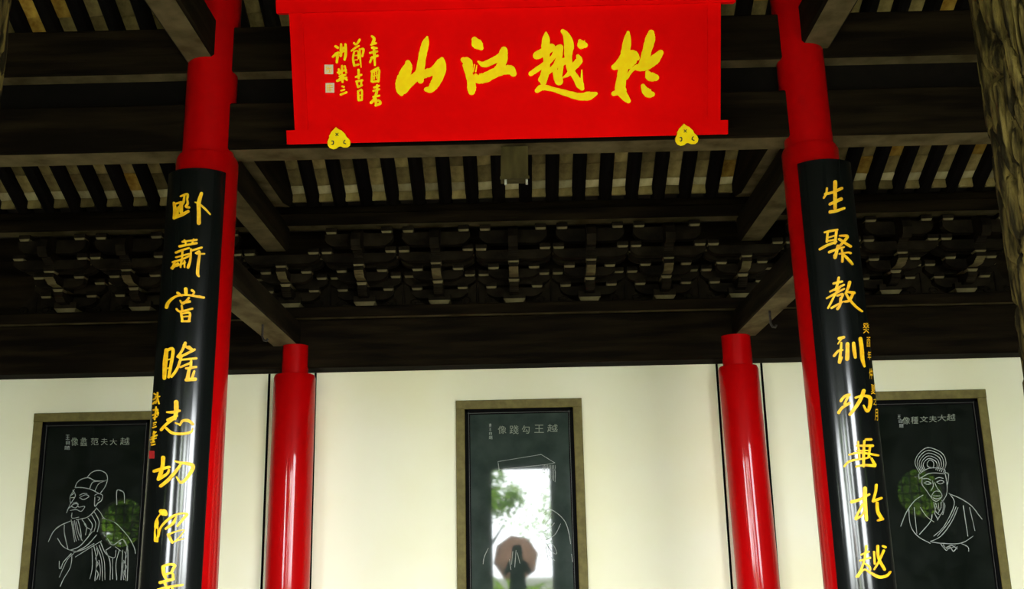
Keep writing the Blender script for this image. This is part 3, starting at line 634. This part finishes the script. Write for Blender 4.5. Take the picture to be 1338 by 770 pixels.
RIGHT = [
 (H1, [[(145, 122, 18), (140, 160, 20), (122, 192, 18)], [(132, 165, 22), (190, 150, 22), (253, 122, 26)], [(205, 75, 32), (205, 150, 30), (205, 270, 28)], [(167, 240, 24), (248, 202, 30)], [(168, 298, 28), (215, 290, 26), (272, 270, 20)]]),
 (H1, [[(127, 450, 15), (170, 440, 20), (223, 430, 16)], [(150, 452, 20), (145, 520, 22)], [(215, 442, 20), (205, 530, 22)], [(152, 490, 13), (200, 475, 13)], [(152, 515, 13), (200, 505, 13)], [(92, 577, 20), (150, 545, 22), (213, 520, 20)], [(240, 475, 15), (295, 480, 24), (260, 530, 22), (230, 560, 20)], [(235, 500, 20), (280, 530, 20), (320, 555, 20)], [(162, 598, 22), (220, 575, 18), (270, 560, 14)], [(225, 552, 24), (215, 600, 26), (205, 636, 30)], [(255, 577, 15), (260, 620, 20), (258, 668, 20)], [(237, 610, 15), (300, 600, 15), (320, 605, 16)], [(272, 620, 18), (310, 660, 22), (333, 688, 16)], [(197, 623, 15), (215, 600, 16)]]),
 (H2, [[(137, 90, 20), (200, 75, 18)], [(175, 48, 22), (165, 100, 22), (150, 140, 18)], [(112, 150, 15), (213, 100, 18)], [(87, 200, 15), (150, 165, 18), (215, 130, 15)], [(190, 110, 18), (150, 170, 18), (120, 230, 18), (97, 273, 16)], [(165, 180, 18), (205, 170, 20), (190, 210, 18)], [(190, 200, 22), (185, 250, 22), (167, 278, 26)], [(122, 273, 18), (170, 245, 18), (208, 225, 14)], [(255, 80, 26), (245, 120, 24), (225, 160, 16)], [(230, 150, 18), (288, 160, 24)], [(280, 165, 22), (255, 215, 22), (222, 225, 18)], [(225, 160, 18), (255, 210, 20), (300, 260, 18), (347, 298, 14)]]),
 (H2, [[(178, 500, 26), (213, 490, 24)], [(195, 502, 18), (170, 540, 10)], [(142, 628, 24), (175, 590, 18), (205, 585, 14)], [(195, 532, 16), (190, 600, 22), (180, 676, 26)], [(200, 640, 15), (185, 680, 20)], [(240, 540, 30), (240, 600, 32), (238, 652, 34)], [(285, 535, 26), (290, 590, 30), (298, 640, 22)], [(335, 500, 28), (345, 580, 32), (350, 650, 30), (366, 708, 14)]]),
 (H3, [[(103, 188, 24), (130, 155, 22), (163, 145, 24)], [(155, 152, 20), (130, 210, 20)], [(88, 272, 26), (110, 240, 22), (163, 205, 22)], [(265, 115, 30), (245, 170, 28), (210, 230, 28), (167, 286, 24)], [(207, 165, 18), (260, 150, 18), (308, 165, 28), (310, 220, 26), (290, 263, 22), (264, 220, 12)]]),
 (H3, [[(282, 465, 20), (318, 465, 20)], [(270, 477, 18), (265, 560, 22), (265, 658, 20)], [(217, 510, 15), (328, 510, 22)], [(225, 482, 16), (235, 600, 16)], [(310, 520, 16), (300, 590, 16)], [(162, 575, 15), (240, 560, 18), (368, 580, 16)], [(128, 658, 16), (170, 620, 18), (280, 600, 16), (310, 590, 12)], [(212, 660, 18), (270, 650, 20), (343, 655, 24)], [(320, 602, 16), (345, 648, 22)], [(217, 545, 11), (310, 545, 11)]]),
 (H4, [[(118, 185, 26), (170, 170, 22), (233, 135, 16)], [(205, 95, 30), (205, 180, 30), (215, 306, 24)], [(190, 202, 18), (160, 260, 18), (142, 298, 18)], [(147, 300, 22), (185, 275, 14), (195, 252, 10)], [(280, 72, 18), (275, 120, 18), (258, 180, 18)], [(262, 180, 22), (313, 160, 18)], [(285, 192, 20), (290, 250, 22), (315, 296, 26)], [(292, 310, 16), (322, 300, 20)]]),
 (H4, [[(180, 540, 14), (230, 520, 16)], [(215, 482, 18), (205, 560, 18)], [(172, 580, 14), (240, 560, 14)], [(200, 580, 16), (180, 640, 16), (150, 688, 16)], [(205, 600, 14), (235, 620, 16), (240, 640, 14)], [(162, 690, 9), (200, 640, 13), (240, 660, 18), (300, 690, 24), (350, 680, 20), (373, 655, 14)], [(290, 482, 20), (295, 560, 20), (335, 638, 20)], [(265, 520, 14), (270, 600, 16)], [(330, 512, 16), (300, 580, 16), (267, 638, 14)], [(325, 482, 16), (340, 490, 18)]])]
for (sc, ox, oy), st in RIGHT: brush('character', rs, [[(x, y, q*.88) for x, y, q in t] for t in st], sc, ox, oy, M['gold'], rb, h=.005, rough=.04)
def gbox(g, x0, y0, x1, y1): return (g[1]+x0/g[0], g[2]+y0/g[0], g[1]+x1/g[0], g[2]+y1/g[0])
for ch, g, b in (('癸', H2, (355, 380, 402, 462)), ('酉', H2, (383, 488, 410, 562)), ('年', H2, (390, 590, 416, 660)), ('仲', H2, (402, 722, 428, 800)),
                 ('夏', H3, (318, 68, 350, 140)), ('之', H3, (336, 165, 358, 218)), ('月', H3, (346, 246, 368, 330))):
    glyph(ch, rs, gbox(g, *b), M['gold'], rb, name='small_character')

# ------------------------------------------------------------------ stone tablets on the wall
def tablet(x0, x1, ztop, zbot, label, stone='slab'):
    o = empty('stone_tablet', ((x0+x1)/2, WY, zbot), label, 'tablet', 'framed stone tablets on the white wall')
    y0 = WY-.055; fw = .088
    def add(name, mb, m): return child_world(mb.build(name, M[m]), o)
    def rail(a, b, c, d, e0, e1): return MB().box(a, b, e0, e1, c, d)
    add('frame_top', beam(x0, x1, (y0, WY+.01), (ztop-fw, ztop), 'x', .006), 'frame')
    add('frame_bottom', beam(x0, x1, (y0, WY+.01), (zbot, zbot+fw), 'x', .006), 'frame')
    for a, b in ((x0, x0+fw), (x1-fw, x1)): add('frame_side', MB().extrude([(a, y0+.006), (a+.006, y0), (b-.006, y0), (b, y0+.006), (b, WY+.01), (a, WY+.01)], zbot+fw, ztop-fw, 'z'), 'frame')
    a0, a1, c0, c1 = x0+fw, x1-fw, zbot+fw, ztop-fw; g = .030
    li = MB()
    for q0, q1, yy in ((0, g, y0+.012), (g, g+.008, y0+.024), (g+.008, g+.022, y0+.032)):
        li.box(a0+q0, a0+q1, yy, WY, c0, c1).box(a1-q1, a1-q0, yy, WY, c0, c1).box(a0+q0, a1-q0, yy, WY, c1-q1, c1-q0).box(a0+q0, a1-q0, yy, WY, c0+q0, c0+q1)
    add('inner_border', li, 'ink')
    sl = MB()
    sl.box(a0+g+.008, a0+g+.011, y0+.021, y0+.028, c0, c1).box(a1-g-.011, a1-g-.008, y0+.021, y0+.028, c0, c1).box(a0+g, a1-g, y0+.021, y0+.028, c1-g-.011, c1-g-.008)
    add('silver_line', sl, 'silver')
    add('slab', MB().box(a0+.03, a1-.03, WY-.016, WY+.005, c0+.03, c1-.03), stone)
    return o, Plane((0, WY-.016, 0), (0, -1, 0))
ctab, csf = tablet(-.611, .648, 3.075, .85, 'centre stone tablet with a mirror-like bright reflection, between the red columns', 'slab_glare')
ltab, _ = tablet(-4.842, -3.585, 3.04, .80, 'left stone tablet engraved with a bearded man in a round cap')
rtab, _ = tablet(3.43, 4.68, 3.075, .80, 'right stone tablet engraved with a man in a tall ribbed crown')
SS = csf
def lines(surf, strokes, sc, ox, oy, wpx, parent, m='chalk', name='engraved_portrait', h=.0012):
    mb = MB()
    for st in strokes: ribbon(mb, surf, [(p[0], p[1], wpx*sc*(.75+.5*random.random())) for p in st], sc, ox, oy, h, .25, flat=True)
    return tag(child_world(mb.build(name, M[m]), parent), kind='stuff')
LP = [[(290, 108), (320, 78), (360, 68), (400, 85), (410, 120), (395, 165), (370, 200)], [(218, 170), (230, 140), (260, 118), (300, 112), (340, 130), (400, 128)],
 [(218, 170), (260, 170), (310, 180), (360, 205)], [(305, 175), (320, 140), (345, 132)], [(335, 190), (355, 150), (380, 135), (408, 125)], [(215, 180), (192, 215), (188, 245), (190, 265), (175, 300), (168, 318)],
 [(205, 185), (220, 215), (205, 245), (185, 275)], [(245, 215), (265, 205), (290, 205)], [(245, 230), (270, 240), (300, 222), (280, 212), (245, 228)], [(195, 215), (215, 200)], [(195, 230), (212, 228)],
 [(185, 290), (205, 270), (230, 265), (240, 285), (275, 280), (255, 310), (225, 300), (190, 305)], [(195, 280), (220, 290), (235, 275)], [(205, 262), (225, 258), (238, 270)], [(200, 320), (200, 350), (240, 345)],
 [(225, 360), (290, 345), (330, 310), (345, 290)], [(335, 215), (355, 205), (380, 215), (375, 245), (355, 260), (335, 280), (335, 225)], [(350, 225), (365, 230), (355, 245)],
 [(345, 290), (370, 320), (390, 350), (450, 375)], [(195, 360), (205, 420), (215, 490)], [(215, 365), (225, 430), (240, 480)], [(235, 360), (250, 420), (255, 480)], [(205, 370), (215, 440), (225, 485)], [(225, 370), (240, 440), (262, 485)],
 [(260, 360), (285, 400), (280, 450)], [(270, 370), (280, 400), (310, 420), (300, 450)], [(295, 350), (320, 390), (310, 430)], [(315, 330), (340, 380), (330, 430)], [(330, 310), (360, 370), (350, 430)],
 [(320, 430), (280, 480), (240, 520), (190, 540)], [(330, 500), (280, 530), (210, 555)], [(375, 485), (300, 530), (220, 580)], [(345, 450), (290, 510), (230, 545)],
 [(190, 368), (130, 395), (90, 430), (60, 490)], [(115, 470), (140, 510), (175, 535), (230, 550)], [(155, 390), (155, 440), (175, 530)], [(210, 560), (170, 600), (125, 700)], [(195, 560), (150, 610), (135, 650)],
 [(200, 565), (190, 640), (150, 710), (130, 755)], [(125, 605), (125, 650), (140, 630)], [(380, 350), (450, 375), (490, 410), (540, 470), (570, 530), (575, 560)], [(410, 470), (440, 510), (500, 475), (530, 520)],
 [(330, 520), (345, 600), (335, 720)], [(345, 515), (375, 600), (380, 720)], [(360, 510), (390, 600), (395, 715)], [(400, 545), (425, 610), (425, 715)], [(440, 590), (440, 710)], [(480, 540), (460, 620), (465, 715)],
 [(500, 540), (495, 620), (490, 715)], [(525, 520), (515, 620), (520, 720)], [(505, 480), (530, 540), (528, 720)], [(318, 530), (320, 640), (305, 710)], [(370, 495), (400, 560), (450, 585), (460, 540)],
 [(465, 270), (465, 190), (490, 188), (508, 205), (510, 260)], [(345, 530), (352, 560), (340, 590), (354, 620), (342, 650), (355, 680), (345, 715)], [(512, 550), (522, 580), (510, 610), (522, 640), (508, 670), (520, 710)], [(360, 600), (368, 660), (362, 715)], [(505, 600), (500, 660), (506, 715)], [(430, 520), (400, 540)], [(455, 520), (490, 545)]]
lines(SS, LP, 4.529, 50, 600, .95, ltab)
RP = []
hat = [(220, 205), (195, 150), (215, 100), (268, 65), (345, 95), (368, 150), (352, 205)]
for k in (1, .86, .72, .58, .45): RP.append([(278+(x-278)*k, 175+(y-175)*k) for x, y in hat])
RP += [[(262, 152), (278, 134), (298, 147), (296, 175), (268, 172), (262, 152)], [(215, 215), (275, 180), (355, 185), (362, 212)], [(218, 240), (280, 208), (360, 212)], [(215, 215), (218, 240)], [(235, 230), (235, 270), (255, 300), (290, 350)],
 [(365, 215), (375, 280), (370, 330), (345, 370)], [(365, 205), (382, 215), (378, 270)], [(240, 240), (265, 238), (283, 248)], [(308, 240), (330, 232), (352, 237)], [(245, 262), (265, 255), (285, 265), (262, 270), (245, 262)], [(315, 258), (340, 248), (357, 258), (335, 268), (315, 258)],
 [(293, 250), (297, 280), (285, 305)], [(305, 260), (318, 290), (335, 310)], [(290, 330), (305, 310), (335, 312), (345, 340), (315, 365), (290, 350), (290, 330)], [(298, 335), (335, 335)], [(295, 345), (315, 352), (340, 345)], [(300, 370), (310, 420), (330, 440)], [(340, 370), (340, 400), (325, 430)],
 [(355, 370), (350, 420), (335, 445), (320, 470)], [(310, 375), (322, 410)], [(325, 375), (330, 420)], [(315, 390), (305, 430), (320, 460)], [(345, 360), (362, 390), (350, 440)], [(290, 440), (280, 480), (220, 550)], [(385, 320), (415, 380), (360, 500), (300, 560)], [(435, 400), (400, 480), (340, 560), (280, 590)], [(425, 395), (385, 480), (320, 560)],
 [(225, 400), (260, 450), (300, 480)], [(240, 330), (190, 365), (145, 430), (115, 505)], [(390, 325), (450, 350), (510, 390), (550, 440), (570, 465)], [(160, 410), (170, 500), (210, 560), (280, 600)], [(190, 400), (205, 545)], [(465, 390), (490, 560)], [(500, 400), (530, 530)],
 [(340, 605), (370, 640), (390, 620), (410, 645), (430, 620)], [(350, 620), (385, 630), (420, 615)], [(450, 600), (490, 620), (495, 645)], [(280, 590), (340, 600), (450, 600), (520, 560)], [(355, 610), (365, 625), (400, 612), (430, 632)]]
lines(SS, RP, 4.28, 1150, 570, .95, rtab)
CP1 = [[(300, 435), (470, 407), (635, 380)], [(635, 380), (740, 445)], [(740, 445), (650, 460), (310, 495)], [(300, 435), (310, 495)], [(302, 450), (308, 505)]]
for i in range(9):
    x = 650+i*11.5; yb = 525+i*9
    CP1.append([(x, 462), (x+2, 480), (x-2, 500), (x+2, 520), (x, min(yb, 520+i*9))])
lines(SS, CP1, 5.924, 600, 530, .6, ctab)
CP2 = [[(660, 190), (690, 150), (760, 185), (820, 250), (850, 340), (862, 420)], [(665, 270), (700, 220), (710, 180)], [(665, 320), (710, 290), (735, 260)], [(670, 390), (740, 350), (785, 265)], [(665, 400), (675, 420), (725, 425), (755, 490), (735, 495), (700, 460), (680, 425)],
 [(690, 440), (700, 510), (740, 550)], [(670, 440), (690, 540), (710, 580)], [(225, 455), (195, 520), (185, 575)], [(415, 480), (405, 580)], [(440, 470), (430, 600)], [(450, 490), (470, 570)], [(390, 540), (400, 620)], [(870, 500), (878, 560)]]
lines(SS, CP2, 5.924, 600, 640, .75, ctab)
Z3, ZL, ZR = (5.924, 600, 530), (11.15, 70, 545), (11.15, 1155, 520)
for ch, g, b, t in (('像', Z3, (300, 158, 365, 220), ctab), ('踐', Z3, (390, 155, 460, 222), ctab), ('勾', Z3, (485, 155, 545, 218), ctab), ('王', Z3, (582, 150, 655, 212), ctab), ('越', Z3, (682, 146, 762, 206), ctab),
                    ('像', ZL, (255, 300, 360, 420), ltab), ('蠡', ZL, (390, 300, 490, 425), ltab), ('范', ZL, (545, 308, 655, 412), ltab), ('夫', ZL, (690, 308, 790, 412), ltab), ('大', ZL, (820, 318, 925, 412), ltab), ('越', ZL, (970, 300, 1108, 410), ltab),
                    ('像', ZR, (270, 280, 380, 387), rtab), ('種', ZR, (390, 275, 500, 380), rtab), ('文', ZR, (520, 268, 640, 358), rtab), ('夫', ZR, (655, 262, 770, 358), rtab), ('大', ZR, (780, 248, 905, 342), rtab), ('越', ZR, (912, 235, 1040, 335), rtab)):
    glyph(ch, SS, gbox(g, *b), M['chalk_dim'], t, name='title_character')
for ch, g, b, t in (('書', Z3, (230, 140, 250, 165), ctab), ('王', Z3, (230, 174, 250, 196), ctab), ('自', Z3, (232, 205, 253, 228), ctab), ('題', Z3, (230, 236, 258, 262), ctab),
                    ('王', ZL, (178, 262, 235, 330), ltab), ('自', ZL, (182, 345, 235, 405), ltab), ('題', ZL, (160, 425, 238, 480), ltab),
                    ('王', ZR, (195, 250, 247, 303), rtab), ('自', ZR, (215, 312, 270, 366), rtab), ('題', ZR, (220, 380, 284, 436), rtab)):
    glyph(ch, SS, gbox(g, *b), M['chalk'], t, name='small_character')

# ------------------------------------------------------------------ weathered posts near the viewer
def bark_post(cx, cy, r, label):
    n, mseg = 230, 300; z0, z1 = 0.0, 6.4; vs = []
    for j in range(mseg+1):
        z = z0+(z1-z0)*j/mseg
        for i in range(n):
            a = 2*pi*i/n; c, s_ = cos(a), sin(a)
            wx = noise.noise(Vector((c*1.6+cx, s_*1.6, z*1.5)))*.5
            p = Vector((c*8+wx+cx, s_*8+wx, z*3.4))
            d = noise.voronoi(p)[0]; e = d[1]-d[0]
            fur = min(e*3.6, 1)
            q = noise.noise(Vector((c*9+cx, s_*9, z*4)))
            rr = r-.045*(1-fur)**1.3+.007*q+.006*noise.noise(Vector((c*2, s_*2+cx, z*.6)))
            vs.append((cx+rr*c, cy+rr*s_, z))
    fs = [(j*n+i, j*n+(i+1) % n, (j+1)*n+(i+1) % n, (j+1)*n+i) for j in range(mseg) for i in range(n)]
    fs += [tuple(range(n-1, -1, -1)), tuple(mseg*n+i for i in range(n))]
    o = empty('weathered_post', (cx, cy, 0), label, 'post')
    child_world(MB().add(vs, fs).build('furrowed_trunk', M['bark'], smooth=60), o)
bark_post(2.36, 4.0, .325, 'rough brown trunk-like post with furrowed bark at the right edge')
bark_post(-2.50, 4.0, .325, 'rough brown trunk-like post, a sliver of it at the top left corner')

# ------------------------------------------------------------------ courtyard seen in the polished tablets
def tree(x, y, h, r, n, label):
    o = empty('garden_tree', (x, y, -.35), label, 'tree', 'trees in the courtyard behind the viewer')
    rnd = random.Random(int(x*31+y*7))
    mb = MB().tube([(0, 0, 0), (.05, 0, h*.3), (-.05, .05, h*.65), (0, 0, h*.9)], [.16, .13, .09, .03], 8)
    for k in range(5):
        a = k*1.3; mb.tube([(0, 0, h*(.4+.08*k)), (r*.6*cos(a), r*.6*sin(a), h*(.55+.08*k))], [.06, .02], 6)
    mb.build('trunk', M['trunk'], o)
    lf = MB()
    for i in range(n):
        cl_ = rnd.randrange(16); rc = random.Random(cl_*17+int(x*9))
        c0 = Vector((rc.gauss(0, r*.45), rc.gauss(0, r*.45), h*(.62+.38*rc.random())))
        p = c0+Vector((rnd.gauss(0, r*.22), rnd.gauss(0, r*.22), rnd.gauss(0, r*.2)))
        d = Vector((rnd.uniform(-1, 1), rnd.uniform(-1, 1), rnd.uniform(-.6, .4))).normalized(); e = d.cross(Vector((rnd.uniform(-1, 1), rnd.uniform(-1, 1), 1))).normalized()
        L, W = .14, .05
        lf.add([p, p+d*L*.5+e*W, p+d*L, p+d*L*.5-e*W], [(0, 1, 2, 3)])
    tag(lf.build('foliage', M['leaf'], o), kind='stuff')
tree(-.95, -7.0, 4.8, .8, 2600, 'leafy tree reflected at the left of the centre tablet')
tree(-8.95, -3.3, 3.4, 1.0, 8000, 'leafy tree behind the left round window')
tree(9.1, -3.4, 3.8, 1.0, 6500, 'leafy tree behind the right round window')
tree(-4.2, -5.0, 4.4, 1.3, 4200, 'leafy tree added outside the left side bay')  # placed to dim the daylight through the left bay
tree(2.6, -14.0, 4.0, 1.8, 2600, 'leafy tree at the far side of the courtyard')

# the photographer, seen mirrored in the centre tablet
def person():
    o = empty('person', (-.10, -.42, 0), 'person in dark clothes photographing, mirrored in the centre tablet', 'person')
    V = []; Ed = []; Rd = []
    def v(x, y, z, r, prev=None):
        V.append((x, y, z)); Rd.append(r)
        if prev is not None: Ed.append((prev, len(V)-1))
        return len(V)-1
    pel = v(0, 0, .92, .15); sp = v(0, 0, 1.12, .13, pel); ch_ = v(0, 0, 1.30, .15, sp); nk = v(0, .01, 1.43, .055, ch_); hd0 = v(0, .03, 1.52, .075, nk); hd = v(0, .03, 1.61, .095, hd0); v(0, .02, 1.67, .075, hd)
    for s in (-1, 1):
        hip = v(s*.10, 0, .86, .10, pel); kn = v(s*.11, .02, .48, .06, hip); an = v(s*.12, 0, .09, .04, kn); v(s*.13, .14, .04, .035, an)
        sh = v(s*.17, 0, 1.36, .06, ch_); el = v(s*.24, .10, 1.15, .045, sh); wr = v(s*.10, .24, 1.42, .03, el); pm = v(s*.075, .27, 1.49, .03, wr)
        for f in range(4):
            a = v(s*(.085-.018*f), .29, 1.525+.006*f, .009, pm); b = v(s*(.06-.018*f), .305, 1.545+.006*f, .008, a); v(s*(.045-.015*f), .295, 1.545+.006*f, .007, b)
        t_ = v(s*.05, .26, 1.50, .010, pm); v(s*.035, .275, 1.525, .009, t_)
    me = bpy.data.meshes.new('body'); me.from_pydata(V, Ed, [])
    b = bpy.data.objects.new('body', me); COL.objects.link(b); b.parent = o
    me.materials.append(M['cloth'])
    md = b.modifiers.new('skin', 'SKIN'); 
    for i, r in enumerate(Rd): me.skin_vertices[0].data[i].radius = (r, r*.8 if i < 3 else r)
    me.skin_vertices[0].data[0].use_root = True
    b.modifiers.new('sub', 'SUBSURF').levels = 1
    hb = MB().lathe([(.02, 1.735), (.08, 1.72), (.108, 1.66), (.112, 1.58), (.105, 1.48), (.09, 1.38), (.03, 1.36)], 0, -.025, 20)
    hb.build('hair', M['hair'], o, smooth=60)
person()
um = empty('umbrella', (-.13, -.86, 1.46), 'salmon umbrella held open behind the photographer', 'umbrella')
mb = MB(); n = 8; vs = [(0, -.16, 0)]
for r, y in ((.2, -.13), (.36, -.06), (.46, .02)):
    vs += [(r*cos(2*pi*i/n+.2), y, r*sin(2*pi*i/n+.2)) for i in range(n)]
fs = [(0, 1+i, 1+(i+1) % n) for i in range(n)]+[(1+j*n+i, 1+(j+1)*n+i, 1+(j+1)*n+(i+1) % n, 1+j*n+(i+1) % n) for j in range(2) for i in range(n)]
mb.add(vs, fs).build('canopy', M['umbrella'], um)
MB().tube([(0, -.2, 0), (0, .3, -.05)], .008, 6).build('shaft', M['iron'], um)

pl_ = empty('broad_leaf_plant', (-.1, -4.2, -.35), 'green broad leaved plant mirrored low in the centre tablet', 'plant')
rp = random.Random(3)
for k in range(16):
    a = k*2*pi/16+rp.uniform(-.15, .15); L = rp.uniform(.8, 1.15); hh = rp.uniform(.9, 1.5)
    vs = []
    for i in range(7):
        t = i/6; d = L*t; z = hh*sin(t*2.0); wd = .11*sin(pi*min(t*.9+.1, 1))+.004
        c0 = Vector((d*cos(a), d*sin(a), z)); e = Vector((-sin(a), cos(a), 0))*wd
        vs += [c0-e, c0-Vector((0, 0, wd*.3)), c0+e]
    mb = MB().add(vs, [(3*i+j, 3*i+j+1, 3*i+j+4, 3*i+j+3) for i in range(6) for j in range(2)])
    mb.build('leaf', M['leaf'], pl_)
